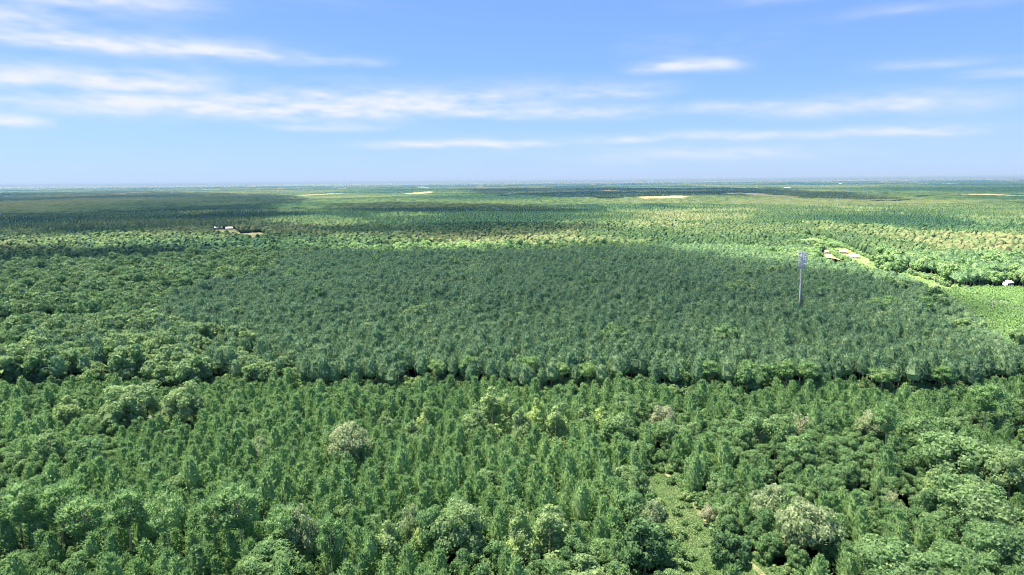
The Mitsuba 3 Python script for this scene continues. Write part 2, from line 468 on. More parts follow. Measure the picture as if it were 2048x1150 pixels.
YOUNG = [pine(f'model_young_pine_{i}', 12.6 + .9 * (i % 3), 3.75 + .25 * (i % 4), .06, 14, 11, 7, .92, .21, [.35, .5, .62, .42, .7, .55, .3, .48][i], 100 + i, 'pine_leaf', .78, .72) for i in range(8)]
TALL = [pine(f'model_tall_pine_{i}', 19.5 + .5 * (i % 3), 4.3 + .2 * (i % 3), .46, 8, 9, 4, 1.1, .32, [.3, .5, .65, .42, .55, .8][i], 140 + i, 'tall_pine_leaf', .80, .46) for i in range(6)]
TALL_FAR = [pine(f'model_far_pine_{i}', 19.5 + .5 * (i % 3), 4.3 + .2 * (i % 3), .56, 5, 8, 3, 1.3, .42, [.3, .5, .65, .42, .55, .8][i], 160 + i, 'tall_pine_leaf', .82, .42) for i in range(6)]
SEEDLING = [pine(f'model_sapling_{i}', 6.2 + .3 * i, 2.4, .06, 7, 6, 3, .9, .38, .62, 180 + i, 'pine_leaf', .8) for i in range(3)]
GROWN = [clumped_pine(f'model_grown_pine_{i}', 20, 3.9 + .3 * (i % 3), [.5, .45, .55, .4, .5][i], [15, 17, 13, 18, 16][i], 55, [.45, .6, .8, .5, .7][i], 200 + i) for i in range(5)]
BROADS = [broad(f'model_broadleaf_{i}', 10.0, 3.6, [13, 15, 12, 16, 14, 13, 15, 14][i], 130, .34, [.16, .28, .10, .36, .22, .48, .30, .05][i], 220 + i, low=.12) for i in range(8)]
BIG = [broad(f'model_big_broadleaf_{i}', 14.0, 5.4, 24, 130, .38, [.3, .45, .55, .25, .62][i], 240 + i, low=.2, vary=.05) for i in range(5)]
BROAD_FAR = [broad(f'model_far_broadleaf_{i}', 16.5, 6.2, 13, 40, .95, [.25, .40, .15, .52, .62, .33][i], 260 + i, low=.3, vary=.09, core=.88) for i in range(6)]
SPIRES = [spire(f'model_spire_{i}', 15, 4.0, 8, 95, .34, [.75, .9, .6, .98][i], 280 + i) for i in range(4)]
PALES = [broad(f'model_pale_tree_{i}', 11.0, 4.2, 20, 110, .34, [.25, .45, .7][i], 300 + i, 'pale_leaf', low=.2, core=.7) for i in range(3)]
BARES = [bare(f'model_bare_tree_{i}', 10, 2.6, 13, 320 + i) for i in range(2)]
BUSHES = [broad(f'model_bush_{i}', 2.4, 1.7, 8, 60, .26, [.35, .6, .2][i], 340 + i, low=.02) for i in range(3)]
DENSE = [broad(f'model_dense_tree_{i}', 9.0, 2.6, 20, 80, .34, .06, 360 + i, low=.05, vary=.03) for i in range(2)]


# ------------------------------------------------------------------ planting
def numbered(name):
    if name not in scene and name not in labels: return name
    k = 1
    while f'{name}_{k:03d}' in scene: k += 1
    return f'{name}_{k:03d}'


def put(key, mdl, x, y, sx, sz=None, rot=0.0, z=None):
    sz = sx if sz is None else sz
    c, s_ = math.cos(rot), math.sin(rot)
    z = float(terr(x, y)) if z is None else z
    scene[key] = {'type': 'instance', 'shapegroup': {'type': 'ref', 'id': mdl},
                  'to_world': T4(np.array([[c * sx, -s_ * sx, 0, x], [s_ * sx, c * sx, 0, y], [0, 0, sz, z], [0, 0, 0, 1.0]]))}


marks = []      # the labelled trees, as landmarks
taken = [(*G(1605, 503, 59), 7.0), (G(1605, 503, 59)[0] * .975, G(1605, 503, 59)[1] * .975, 8.0)]      # (x, y, radius) of the trees placed one by one

HEIGHT = {'G': 20, 'B': 10, 'L': 14, 'S': 15, 'P': 11, 'D': 10, 'N': 9, 'T': 18}
WIDTH = {'G': 8.2, 'B': 7.6, 'L': 11.0, 'S': 7.4, 'P': 8.8, 'D': 5.4, 'N': 5.6, 'T': 5.6}
MODELS = {'G': GROWN, 'B': BROADS, 'L': BIG, 'S': SPIRES, 'P': PALES, 'D': BARES, 'N': DENSE, 'T': TALL}
KEYNAME = {'G': 'pine_tree', 'B': 'broadleaf_tree', 'L': 'broadleaf_tree', 'S': 'broadleaf_tree', 'P': 'broadleaf_tree', 'D': 'dead_tree', 'N': 'broadleaf_tree', 'T': 'pine_tree'}
CATNAME = {'pine_tree': 'pine tree', 'broadleaf_tree': 'broadleaf tree', 'dead_tree': 'dead tree'}
# kind, variant, pixel of the top, height in metres, crown width in pixels, label
SINGLE = [
    ('S', 0, 132, 790, 13, 40, 'small bright lime-green tree among the dark trees at the left edge'),
    ('L', 2, 254, 770, 17, 78, 'large spreading grey-green tree with a pale trunk showing, upper left of the foreground'),
    ('L', 4, 362, 774, 16, 62, 'tall rounded sage-coloured tree right of the large grey-green one'),
    ('B', 3, 94, 868, 12, 42, 'light green tree with a lit rounded top near the left edge'),
    ('B', 0, 170, 877, 12, 52, 'wide mid-green rounded tree right of the light green one near the left edge'),
    ('D', 0, 313, 832, 9, 34, 'small bleached half-bare tree below the large grey-green tree'),
    ('P', 0, 520, 877, 9, 34, 'small pale mint tree alone among the young pines'),
    ('P', 1, 690, 855, 14, 66, 'big whitish grey tree standing out from the dark young pines'),
    ('G', 2, 329, 983, 21, 54, 'tall pale-crowned pine with a long straight whitish trunk'),
    ('G', 1, 477, 965, 22, 72, 'broad tall pine with two bare trunks showing below its crown'),
    ('G', 4, 421, 991, 19, 46, 'slim pale-topped pine with a slanting trunk left of the broad tall pine'),
    ('P', 0, 602, 1015, 15, 50, 'pale sage tree right of the tall pines'),
    ('G', 3, 658, 1026, 18, 50, 'pine with a thin bare trunk at the right end of the tall pines'),
    ('G', 0, 250, 978, 19, 66, 'dense mid-green pine left of the pale-crowned pine'),
    ('G', 1, 167, 992, 18, 60, 'rounded pine second from the left among the tall pines'),
    ('G', 3, 112, 962, 19, 64, 'wide pine behind the left end of the tall pines'),
    ('G', 0, 31, 972, 19, 62, 'dark broad pine at the left edge among the tall pines'),
    ('G', 4, 563, 1008, 18, 54, 'pine with a bright upper crown left of the pale sage tree'),
    ('L', 0, 541, 1080, 11, 92, 'wide fluffy green tree low in front of the tall pines'),
    ('S', 0, 983, 772, 19, 58, 'tallest yellow-green tree of the bright cluster'),
    ('S', 1, 1014, 786, 17, 40, 'yellow-green tree with several spiky tops in the bright cluster'),
    ('S', 3, 1073, 793, 17, 42, 'tree with a yellow top in the bright cluster'),
    ('S', 2, 1044, 812, 15, 42, 'lower light green tree between two taller ones of the bright cluster'),
    ('S', 0, 1111, 811, 15, 50, 'rightmost rounded light green tree of the bright cluster'),
    ('S', 2, 950, 806, 15, 48, 'mid-green tree at the left foot of the tallest bright tree'),
    ('P', 2, 1000, 824, 9, 28, 'small grey hazy tree within the bright cluster'),
    ('S', 1, 850, 804, 13, 30, 'narrow lime tree with a pointed top left of the bright cluster'),
    ('S', 0, 770, 822, 12, 30, 'narrow light tree farthest left of the bright cluster'),
    ('S', 2, 826, 838, 11, 34, 'low light green tree next to the narrow lime tree'),
    ('S', 2, 1171, 807, 13, 34, 'pale green slender tree right of the bright cluster'),
    ('S', 3, 1204, 811, 12, 38, 'light tree with a tan top right of the bright cluster'),
    ('B', 3, 1244, 828, 13, 60, 'large rounded light green tree behind the grass track'),
    ('B', 5, 1251, 790, 12, 44, 'olive tree behind the large rounded light green tree'),
    ('P', 2, 1324, 811, 11, 40, 'tree with a pinkish pale umbrella-shaped top'),
    ('B', 1, 1330, 838, 11, 50, 'green tree just below the pinkish pale one'),
    ('N', 0, 1292, 1035, 14, 74, 'large dark conical tree beside the grassy clearing'),
    ('S', 2, 1164, 1108, 10, 72, 'wide light green tree at the bottom edge left of the clearing'),
    ('S', 0, 1098, 1008, 15, 68, 'bushy yellow-green tree with a whitish trunk in the lower middle'),
    ('S', 1, 1042, 1018, 15, 56, 'pale yellow-green tree with white limbs in the lower middle'),
    ('L', 2, 920, 1009, 15, 80, 'broad grey-green tree with a dark trunk in the lower middle'),
    ('L', 0, 872, 1013, 14, 58, 'grey-green tree left of the broad one in the lower middle'),
    ('P', 0, 823, 1013, 12, 36, 'small silvery tree left of the grey-green pair'),
    ('S', 0, 774, 1038, 13, 50, 'bright lime tree left of the small silvery tree'),
    ('S', 3, 842, 1040, 11, 34, 'yellowish tree in front of the small silvery tree'),
    ('P', 0, 1303, 1003, 10, 40, 'pale vine-hung tree at the left side of the clearing'),
    ('B', 0, 1265, 981, 11, 60, 'rounded mid-green tree left of the pale vine-hung tree'),
    ('B', 6, 1602, 872, 12, 58, 'smooth round-topped tree right of the middle'),
    ('G', 1, 1780, 800, 20, 42, 'tall thin pine with a long bare trunk above the low trees'),
    ('G', 0, 1978, 766, 20, 58, 'tall pine with a thick pale leaning trunk near the right edge'),
    ('L', 1, 1919, 868, 16, 98, 'very large grey-green domed tree at the right'),
    ('P', 0, 1612, 1002, 14, 86, 'large pale sage tree in the lower right'),
    ('P', 0, 1543, 972, 12, 56, 'pale tree left of the large pale sage tree'),
    ('B', 3, 1580, 985, 11, 56, 'grey-green rounded tree behind the large pale sage tree'),
    ('D', 1, 1602, 832, 10, 32, 'bleached bare tree with white branches right of the middle'),
    ('P', 1, 1745, 828, 10, 42, 'pale pinkish grey tree left of the tall thin pine'),
    ('B', 3, 1842, 836, 12, 52, 'light green domed tree right of the tall thin pine'),
    ('B', 1, 1891, 832, 11, 44, 'yellowish green tree behind the very large domed tree'),
    ('B', 5, 1511, 829, 12, 54, 'olive rounded tree left of the bleached bare tree'),
    ('B', 3, 1566, 832, 12, 50, 'grey olive tree just left of the bleached bare tree'),
    ('S', 1, 1873, 936, 12, 38, 'pointed light green tree below the very large domed tree'),
    ('D', 1, 1786, 985, 8, 24, 'small narrow yellowing dead tree in the lower right'),
    ('L', 1, 1940, 960, 13, 98, 'wide yellow-green tree at the right below the domed tree'),
    ('N', 1, 1450, 1061, 11, 42, 'dark dense left tree of the pair beside the track'),
    ('N', 0, 1480, 1068, 11, 42, 'dark dense right tree of the pair beside the track'),
    ('L', 3, 1999, 1050, 13, 76, 'tall leafy tree at the lower right edge'),
    ('L', 0, 1797, 1085, 11, 100, 'wide leafy tree at the bottom right of the middle'),
    ('L', 3, 1930, 1098, 10, 84, 'rounded tree at the bottom right corner'),
    ('L', 2, 2026, 900, 15, 62, 'half-seen light green tree cut by the right edge'),
    ('P', 2, 1420, 1012, 5, 30, 'low purplish grey thicket tree on the right side of the clearing'),
    ('P', 2, 1460, 1032, 5, 26, 'smaller purplish grey thicket tree below the first'),
    # the edge of the tall stand and the trees that stand out of it
    ('S', 0, 330, 682, 16, 30, 'lime-green tree high in the left part of the tall stand edge'),
    ('S', 1, 350, 670, 15, 22, 'small yellow-green top behind the lime-green tree at the stand edge'),
    ('S', 1, 387, 694, 16, 30, 'yellow-green tree left of the pale spreading one at the stand edge'),
    ('S', 0, 420, 702, 15, 36, 'light green tree at the left foot of the pale spreading one at the stand edge'),
    ('L', 4, 458, 699, 17, 62, 'pale green spreading tree at the stand edge'),
    ('S', 0, 536, 707, 15, 28, 'lone slender lime-green tree at the stand edge right of the pale spreading one'),
    ('G', 0, 288, 684, 19, 38, 'pine with white trunks near the left end of the stand edge'),
    ('G', 1, 250, 690, 18, 36, 'pine left of the one with white trunks at the stand edge'),
    ('G', 3, 205, 690, 18, 36, 'dark pine third from the left at the stand edge'),
    ('G', 4, 160, 694, 17, 34, 'pine second from the left at the stand edge'),
    ('G', 0, 118, 694, 17, 34, 'leftmost pine of the stand edge'),
    ('G', 2, 870, 718, 17, 28, 'light pine at the stand edge, first right of the long even stretch'),
    ('G', 1, 941, 708, 19, 34, 'tall pine with a white trunk at the middle of the stand edge'),
    ('G', 4, 1060, 711, 19, 38, 'bright round-crowned pine at the middle of the stand edge'),
    ('G', 2, 1021, 722, 16, 22, 'slim light pine left of the bright round-crowned one'),
    ('G', 2, 1177, 724, 17, 30, 'pale pine with a white forked trunk at the stand edge'),
    ('G', 4, 1122, 724, 16, 32, 'low light pine between the bright one and the pale forked one'),
    ('G', 0, 1423, 720, 18, 40, 'round pine at the stand edge right of the middle'),
    ('G', 1, 1498, 718, 18, 30, 'pine at the stand edge under the left side of the mast'),
    ('G', 3, 1533, 725, 17, 36, 'dark pine at the stand edge just left of the mast line'),
    ('G', 1, 1573, 717, 19, 36, 'pine with a long trunk at the stand edge below the mast'),
    ('G', 4, 1618, 722, 18, 36, 'clumpy pine at the stand edge just right of the mast line'),
    ('B', 4, 1368, 737, 13, 36, 'low grey-green tree at the stand edge left of the round pine'),
    ('G', 2, 1768, 736, 16, 36, 'light low pine at the stand edge toward the right'),
    ('G', 0, 1888, 731, 17, 36, 'last pine of the stand edge toward the right end'),
    ('G', 2, 1757, 594, 21, 34, 'flat-topped pine with bare trunk behind the stand, left of a pair'),
    ('G', 0, 1783, 592, 21, 34, 'flat-topped pine with bare trunk behind the stand, right of a pair'),
    ('G', 3, 1852, 590, 21, 26, 'tall pine right of the flat-topped pair'),
    ('L', 4, 193, 615, 15, 46, 'lime-green round tree behind the left corner of the tall stand'),
    ('L', 4, 85, 632, 14, 50, 'light green tree at the far left behind the tall stand'),
    ('L', 2, 1620, 477, 17, 42, 'large brownish tree beside the house clearing'),
    ('L', 1, 1668, 482, 15, 28, 'green tree standing in the house clearing'),
]
for kd, vr, px, py, h, wpx, lab in SINGLE:
    h *= 1.12 if py < 765 else 1.3 if kd == 'G' else 1.42
    x, y = G(px, py, h)
    dist = math.sqrt(x * x + y * y + (118 - h) ** 2)
    w = wpx * dist / FPX * (1.25 if kd == 'S' else 1.08)
    mdl = MODELS[kd][vr % len(MODELS[kd])]
    key = numbered(KEYNAME[kd])
    put(key, mdl, x, y, w / WIDTH[kd], h / HEIGHT[kd], rng.uniform(0, 6.28))
    say(key, lab, CATNAME[KEYNAME[kd]])
    rad = w * (.30 if kd == 'G' else .42)
    marks.append((x, y, lab))
    taken.append((x, y, rad))
    if kd == 'G': taken.append((x * (1 - (rad + 1.5) / dist), y * (1 - (rad + 1.5) / dist), rad * .6))

# ---- zones (world polygons on the ground)
CLEAR = gpoly([(1308, 938), (1343, 938), (1360, 965), (1404, 1008), (1424, 1040), (1446, 1080), (1480, 1108), (1515, 1112), (1560, 1150), (1620, 1250), (1370, 1250), (1345, 1120), (1326, 1060), (1312, 1025), (1280, 992), (1276, 960)])
CLEAR_SEEN = CLEAR.union(gpoly([(1290, 985), (1343, 980), (1404, 1050), (1424, 1080), (1446, 1125), (1470, 1170), (1470, 1200), (1370, 1190), (1340, 1110), (1312, 1060), (1290, 1020)])).buffer(.8)
TRACK = LineString([G(*p) for p in [(1326, 944), (1352, 962), (1372, 985), (1388, 1008), (1410, 1040), (1440, 1085), (1475, 1110), (1510, 1135), (1560, 1180), (1620, 1240)]]).buffer(1.0)
STRIP = LineString([G(*p) for p in [(1625, 478), (1660, 492), (1700, 512), (1760, 540), (1830, 560), (1900, 590), (1980, 628), (2060, 672), (2200, 740)]])
CORRIDOR = STRIP.buffer(21)
SX, SY = np.array(STRIP.coords).T


def near_strip(a, b):
    """On the low side of the cleared strip, within 60 m of it."""
    return abs(a - np.interp(-b, -SY, SX) + 35) < 40 and SY.min() < b < SY.max()
HOUSE_LOT = gpoly([(1640, 502), (1668, 500), (1690, 494), (1720, 508), (1742, 522), (1735, 527), (1700, 526), (1668, 517), (1640, 514)])
YOUNG_FIELD = gpoly([(1885, 580), (1960, 574), (2060, 576), (2300, 580), (2600, 640), (2600, 770), (2200, 762), (2090, 735), (2005, 690), (1945, 640), (1892, 600)], 4)
FIELD_EDGE = gpoly([(1870, 560), (2300, 556), (2300, 582), (1880, 582)])
LOT_SEEN = [gpoly([(1640, 500), (1690, 494), (1742, 522), (1760, 555), (1715, 562), (1665, 556), (1636, 542)]), gpoly([(424, 460), (470, 458), (482, 467), (520, 464), (538, 470), (530, 482), (500, 486), (470, 478), (430, 474)]), gpoly([(1998, 570), (2036, 570), (2044, 606), (1990, 606)])]
LEFT_LOT = LOT_SEEN[1]
edge0, edge1 = np.array(G(90, 784)), np.array(G(2037, 796))
edge_d = (edge1 - edge0) / np.linalg.norm(edge1 - edge0)
edge_n = np.array([-edge_d[1], edge_d[0]])
LEFT_WOOD = gpoly([(-900, 470), (350, 478), (560, 500), (560, 540), (420, 570), (330, 600), (300, 640), (120, 655), (60, 665), (110, 765), (-200, 790), (-900, 820)], HC)
LEFT_MIX = gpoly([(60, 660), (310, 655), (500, 690), (600, 760), (600, 805), (60, 795)], 8)
STRIP_WOOD = gpoly([(-900, 440), (100, 462), (300, 462), (800, 474), (1000, 478), (1200, 470), (1330, 482), (1300, 498), (900, 508), (560, 506), (300, 492), (-900, 486)], HC)
RIGHT_FRONT = gpoly([(1180, 830), (1330, 800), (1700, 810), (2048, 815), (2500, 820), (2600, 1400), (1150, 1400), (1260, 1000)], 8)
RIGHT_WOOD = gpoly([(1480, 470), (2400, 440), (2400, 560), (1880, 560), (1760, 530), (1640, 530), (1480, 505)], HC)
TK = np.array(taken)


def blocked(x, y):
    hit = np.zeros(len(x), bool)
    for a, b, r in taken:
        hit |= (x - a) ** 2 + (y - b) ** 2 < r * r
    return hit


def lattice(step, y0, y1, wide, ang, jit, g):
    """Jittered planting rows over the wedge of land in view."""
    m = int(y1 * 1.3 / step)
    i, j = np.meshgrid(np.arange(-m, m), np.arange(-m, m), indexing='ij')
    x, y = i.ravel() * step + (j.ravel() % 2) * step * .5, j.ravel() * step * .9
    c, s_ = math.cos(ang), math.sin(ang)
    x, y = x * c - y * s_, x * s_ + y * c
    k = (y > y0) & (y < y1) & (np.abs(x) < wide * y + 30)
    x, y = x[k], y[k]
    return x + g.normal(0, jit * step, len(x)), y + g.normal(0, jit * step, len(x))


side = lambda x, y: (x - edge0[0]) * edge_n[0] + (y - edge0[1]) * edge_n[1] + 5 * np.sin(x / 17 + 1) + 4 * np.sin(x / 6.3)      # > 0 beyond the edge of the tall stand
wedge = .80
cand = {'near_pine': [], 'near_broad': []}     # distance, model, x, y, sx, sz, rot
far_pines, far_broads, saplings = [], [], []

# foreground: young pines, broad-leaved trees to the right and in patches
x, y = lattice(6.9, 150, 430, wedge, .35, .18, rng)
k = (side(x, y) < -2.5) & ~blocked(x, y) & ~inside(CLEAR_SEEN, x, y) & ~inside(CORRIDOR, x, y)
x, y = x[k], y[k]
patch = meshkit.fbm(np.stack([x / 38, y / 38, x * 0], -1), 2, 5)
inr = inside(RIGHT_FRONT, x, y)
leftg = (x < -.42 * y) & (y > 205)
pb = np.where(inr, np.where(patch > .42, .85, .5), np.where(leftg, np.where(patch > .5, .55, .12), np.where(patch > .6, .6, .06)))
isb = rng.random(len(x)) < pb
for a, b, q, right in zip(x, y, isb, inr):
    if q:
        if rng.random() < .12: continue
        s_ = rng.uniform(.65, 1.2) * (1 if side(a, b) < -22 or rng.random() < .5 else .75)
        cand['near_broad'].append((math.hypot(a, b), BROADS[rng.integers(8)], a, b, s_, s_ * rng.uniform(.8, 1.15), rng.uniform(0, 6.28)))
    else:
        s_ = rng.uniform(.68, 1.2) * (1 if side(a, b) < -22 or rng.random() < .35 else .7)
        cand['near_pine'].append((math.hypot(a, b), YOUNG[rng.integers(8)], a, b, s_, s_ * rng.uniform(.85, 1.12), rng.uniform(0, 6.28)))

# beyond: the tall pine stand, woods to the left and far right
x, y = lattice(7.0, 330, 1120, wedge, .2, .17, rng)
k = (side(x, y) > 0) & ~blocked(x, y) & ~inside(CORRIDOR, x, y) & ~inside(LOT_SEEN[0], x, y) & ~inside(LOT_SEEN[2], x, y) & ~inside(YOUNG_FIELD, x, y) & (np.hypot(x, y) < 1120)
x, y = x[k], y[k]
wood = inside(LEFT_WOOD, x, y) | inside(STRIP_WOOD, x, y)
mixd = inside(LEFT_MIX, x, y)
rwood = inside(RIGHT_WOOD, x, y)
fedge = inside(FIELD_EDGE, x, y)
patch = meshkit.fbm(np.stack([x / 60, y / 60, x * 0], -1), 2, 15)
roll = rng.random(len(x))
for a, b, wd, mx, rw, fe, pt, ro in zip(x, y, wood, mixd, rwood, fedge, patch, roll):
    d = math.hypot(a, b)
    pbroad = .97 if wd and pt > .33 else .5 if wd else .6 if mx else .75 if rw and pt > .5 else .2 if rw else .85 if fe else .028
    if ro < pbroad:
        if rng.random() < .5: continue           # broad crowns stand wider apart
        s_ = rng.uniform(.8, 1.55)
        far_broads.append((BROAD_FAR[rng.integers(6) if not mx else rng.integers(3, 5)], a, b, s_, s_ * rng.uniform(.8, 1.1), rng.uniform(0, 6.28)))
    else:
        s_ = rng.uniform(.85, 1.12)
        sz = s_ * rng.uniform(.86, 1.14)
        if fe: s_ *= 1.25
        if ro > .965: continue
        sz *= .86 + .3 * pt
        if near_strip(a, b): s_, sz = s_ * .8, sz * .55
        far_pines.append(((TALL if d < 560 else TALL_FAR)[rng.integers(6)], a, b, s_, sz, rng.uniform(0, 6.28)))

x, y = lattice(4.4, 330, 900, wedge, -.5, .08, rng)
k = inside(YOUNG_FIELD, x, y)
for a, b in zip(x[k], y[k]):
    s_ = rng.uniform(.8, 1.15)
    saplings.append((SEEDLING[rng.integers(3)], a, b, s_, s_, rng.uniform(0, 6.28)))

# the ones that show largest stand alone; the rest is one mass each
cand['near_pine'].sort(key=lambda c: c[0])
cand['near_broad'].sort(key=lambda c: c[0])


def shown(a, b):
    """Whether a treetop here is well inside the photograph."""
    v = np.array([a, b, 7.0]) - EYE
    zc = v @ FWD
    px, py = CX + FPX * (v @ RIGHT) / zc, CY - FPX * (v @ UP) / zc
    return 5 < px < 2043 and py < 1148


n_p = n_b = 0
mass_p, mass_b = [], []
for c in cand['near_pine']:
    if n_p < 225 and shown(c[2], c[3]):
        key = numbered('pine_tree'); put(key, *c[1:]); n_p += 1
        say(key, 'young pointed green pine in the dense foreground plantation', 'pine tree', 'young pines in the foreground')
    else: mass_p.append(c[1:])
for c in cand['near_broad']:
    if n_b < 200 and shown(c[2], c[3]):
        key = numbered('broadleaf_tree'); put(key, *c[1:]); n_b += 1
        say(key, 'low rounded leafy green tree in the foreground thicket', 'broadleaf tree', 'low broadleaf trees in the foreground')
    else: mass_b.append(c[1:])


# those beside a tree that stands out are told apart by it
ways = [((-1, 0), 'left of'), ((1, 0), 'right of'), ((0, -1), 'in front of'), ((0, 1), 'behind')]
common = {}
for key, l in labels.items():
    if l.get('group') in ('young pines in the foreground', 'low broadleaf trees in the foreground'):
        m = np.array(scene[key]['to_world'].matrix, float)
        common[key] = m[:2, 3].ravel()
for mx, my, lab in marks:
    if len(lab.split()) > 9: continue
    for (dx, dy), word in ways:
        best = None
        for key, q in common.items():
            vx, vy = q[0] - mx, q[1] - my
            dd = math.hypot(vx, vy)
            if dd < 15 and vx * dx + vy * dy > .8 * dd and (best is None or dd < best[0]): best = (dd, key)
        if best:
            what = 'young pine' if best[1].startswith('pine') else 'leafy tree'
            labels[best[1]] = {'label': f'{what} just {word} the {lab}', 'category': labels[best[1]]['category'], 'group': labels[best[1]]['group']}
            del common[best[1]]


def mass(name, items, label, cat):
    for n, c in enumerate(items): put(f'{name}__{n + 1:05d}', *c)
    say(name, label, cat, kind='stuff')


mass('young_pine_forest', mass_p, 'young pine plantation in front of the tall stand', 'forest')
mass('young_broadleaf_wood', mass_b, 'young broadleaf thicket scattered between the young pines', 'forest')
under = []
x, y = lattice(3.6, 170, 400, .72, .1, .3, rng)
k = (side(x, y) < 4) & ~inside(CLEAR.buffer(1), x, y) & (rng.random(len(x)) < .3)
for a, b in zip(x[k], y[k]):
    s_ = rng.uniform(.8, 1.9)
    under.append((BUSHES[rng.integers(3)], a, b, s_, s_ * rng.uniform(.7, 1.2), rng.uniform(0, 6.28)))
x, y = lattice(2.6, 300, 470, .85, .1, .3, rng)
k = (np.abs(side(x, y) - 4) < 8) & (rng.random(len(x)) < .6)
for a, b in zip(x[k], y[k]):
    s_ = rng.uniform(1.2, 2.4)
    under.append((BUSHES[rng.integers(3)], a, b, s_, s_ * rng.uniform(.8, 1.6), rng.uniform(0, 6.28)))
for t in np.arange(0, CORRIDOR.exterior.length, 3.0):
    q = CORRIDOR.exterior.interpolate(t)
    s_ = rng.uniform(1.2, 2.6)
    if q.y > 350: under.append((BUSHES[rng.integers(3)], q.x + rng.normal(0, 2), q.y + rng.normal(0, 2), s_, s_ * rng.uniform(.8, 1.4), rng.uniform(0, 6.28)))
mass('undergrowth', under, 'low leafy undergrowth between the foreground trees and along the clearings', 'undergrowth')
mass('tall_pine_forest', far_pines, 'large dark even stand of tall pines across the middle', 'forest')
mass('broadleaf_forest', far_broads, 'bumpy broadleaf woods left of and behind the tall pines', 'forest')
mass('pine_saplings', saplings, 'bright light-green rows of pine saplings at the right edge', 'plantation')

# ---- the forest beyond a kilometre: one mesh of lumpy crowns
ICO = trimesh.creation.icosphere(subdivisions=0)
OCT = (np.array([[1, 0, 0], [0, 1, 0], [-1, 0, 0], [0, -1, 0], [0, 0, 1.0]]), np.array([[0, 1, 4], [1, 2, 4], [2, 3, 4], [3, 0, 4]]))


def crowns(x, y, r, h, tint, base, g):
    bv, bf = base
    n, m = len(x), len(bv)
    j = g.uniform(.72, 1.22, (n, m, 1))
    a = g.uniform(0, 6.28, n)
    ca, sa = np.cos(a)[:, None], np.sin(a)[:, None]
    v = bv[None] * j
    v = np.stack([v[..., 0] * ca - v[..., 1] * sa, v[..., 0] * sa + v[..., 1] * ca, v[..., 2]], -1) * np.stack([r, r, h * .5], -1)[:, None]
    v += np.stack([x, y, terr(x, y) + h * .5], -1)[:, None]
    uv = np.stack([np.repeat(tint, m), g.random(n * m)], -1)
    return v.reshape(-1, 3), (bf[None] + (np.arange(n) * m)[:, None, None]).reshape(-1, 3), uv


V, Fc, UV, at = [], [], [], 0
lots = LOT_SEEN + [CORRIDOR]
for step, r0, r1, base in ((8.6, 1090, 1900, (np.asarray(ICO.vertices), np.asarray(ICO.faces))), (12.5, 1880, 3500, OCT)):
    x, y = lattice(step, 700, r1, wedge * 1.02, .2, .22, rng)
    d = np.hypot(x, y)
    k = (d > r0) & (d < r1)
    for l in lots: k &= ~inside(l, x, y)
    stand = meshkit.fbm(np.stack([x / 260 + 1, y / 420 + 6, x * 0], -1), 3, 44)
    x, y, stand = x[k], y[k], stand[k]
    hard = (stand > .56) | inside(STRIP_WOOD, x, y)
    keep = ~hard | (rng.random(len(x)) < .75)
    x, y, hard = x[keep], y[keep], hard[keep]
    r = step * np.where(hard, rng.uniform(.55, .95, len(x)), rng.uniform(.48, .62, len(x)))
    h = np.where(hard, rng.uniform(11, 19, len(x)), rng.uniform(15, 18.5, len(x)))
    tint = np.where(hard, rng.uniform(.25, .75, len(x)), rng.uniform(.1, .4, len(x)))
    v, f, uv = crowns(x, y, r, h, tint, base, rng)
    V.append(v); Fc.append(f + at); UV.append(uv); at += len(v)
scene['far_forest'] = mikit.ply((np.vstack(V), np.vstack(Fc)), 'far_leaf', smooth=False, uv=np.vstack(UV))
say('far_forest', 'patchwork forest of pine and broadleaf stands beyond the tall pines', 'forest', kind='stuff')


# ------------------------------------------------------------------ grass, track, fields
def sheet(key, poly, bsdf, lift, label, cell=12.0):
    poly = poly.buffer(0)
    if poly.geom_type != 'Polygon': poly = max(poly.geoms, key=lambda g_: g_.area)
    v, f = trimesh.creation.triangulate_polygon(poly.segmentize(cell).simplify(.05) if cell < 5 else poly.segmentize(cell), engine='earcut')
    v = np.column_stack([v, terr(v[:, 0], v[:, 1]) + lift])
    n = np.cross(v[f[:, 1]] - v[f[:, 0]], v[f[:, 2]] - v[f[:, 0]])[:, 2]
    f = np.where((n < 0)[:, None], f[:, ::-1], f)
    scene[key] = mikit.ply((v, f), bsdf, smooth=False)
    say(key, label, kind='structure')


sheet('grass_clearing', CLEAR, 'meadow', .05, 'grassy clearing winding between the young trees')
sheet('path', TRACK.intersection(CLEAR.buffer(6)), 'dirt', .09, 'faint dirt track along the right side of the grassy clearing')
sheet('field', HOUSE_LOT, 'dry_field', .12, 'pale mown lot around the house on the right')
sheet('field_001', LEFT_LOT, 'dry_field', .15, 'tan bare lot in the shaded woods on the left')
sheet('land_strip', CORRIDOR, 'meadow', .06, 'cleared strip under the power line')

g = np.random.default_rng(77)
gb = Bag()
for poly, n, hmin, hmax, w in ((CLEAR, 22000, .25, .75, .24), (CORRIDOR, 12000, .6, 1.8, .5)):
    x0, y0, x1, y1 = poly.bounds
    p = np.column_stack([g.uniform(x0, x1, n * 6), g.uniform(y0, y1, n * 6)])
    k = inside(poly, p[:, 0], p[:, 1]) & ~inside(TRACK, p[:, 0], p[:, 1])
    p = p[k][:n]
    c = np.column_stack([p, np.zeros(len(p))])
    gb.sprays(c, g.normal(0, .75, (len(p), 3)) * [1, 1, .4] + [0, 0, .8], g.uniform(hmin, hmax, len(p)), w, .6, g)
scene['grass'] = gb.ply('grass_leaf')
say('grass', 'tall weeds and grass tufts in the clearings', 'grass', kind='stuff')

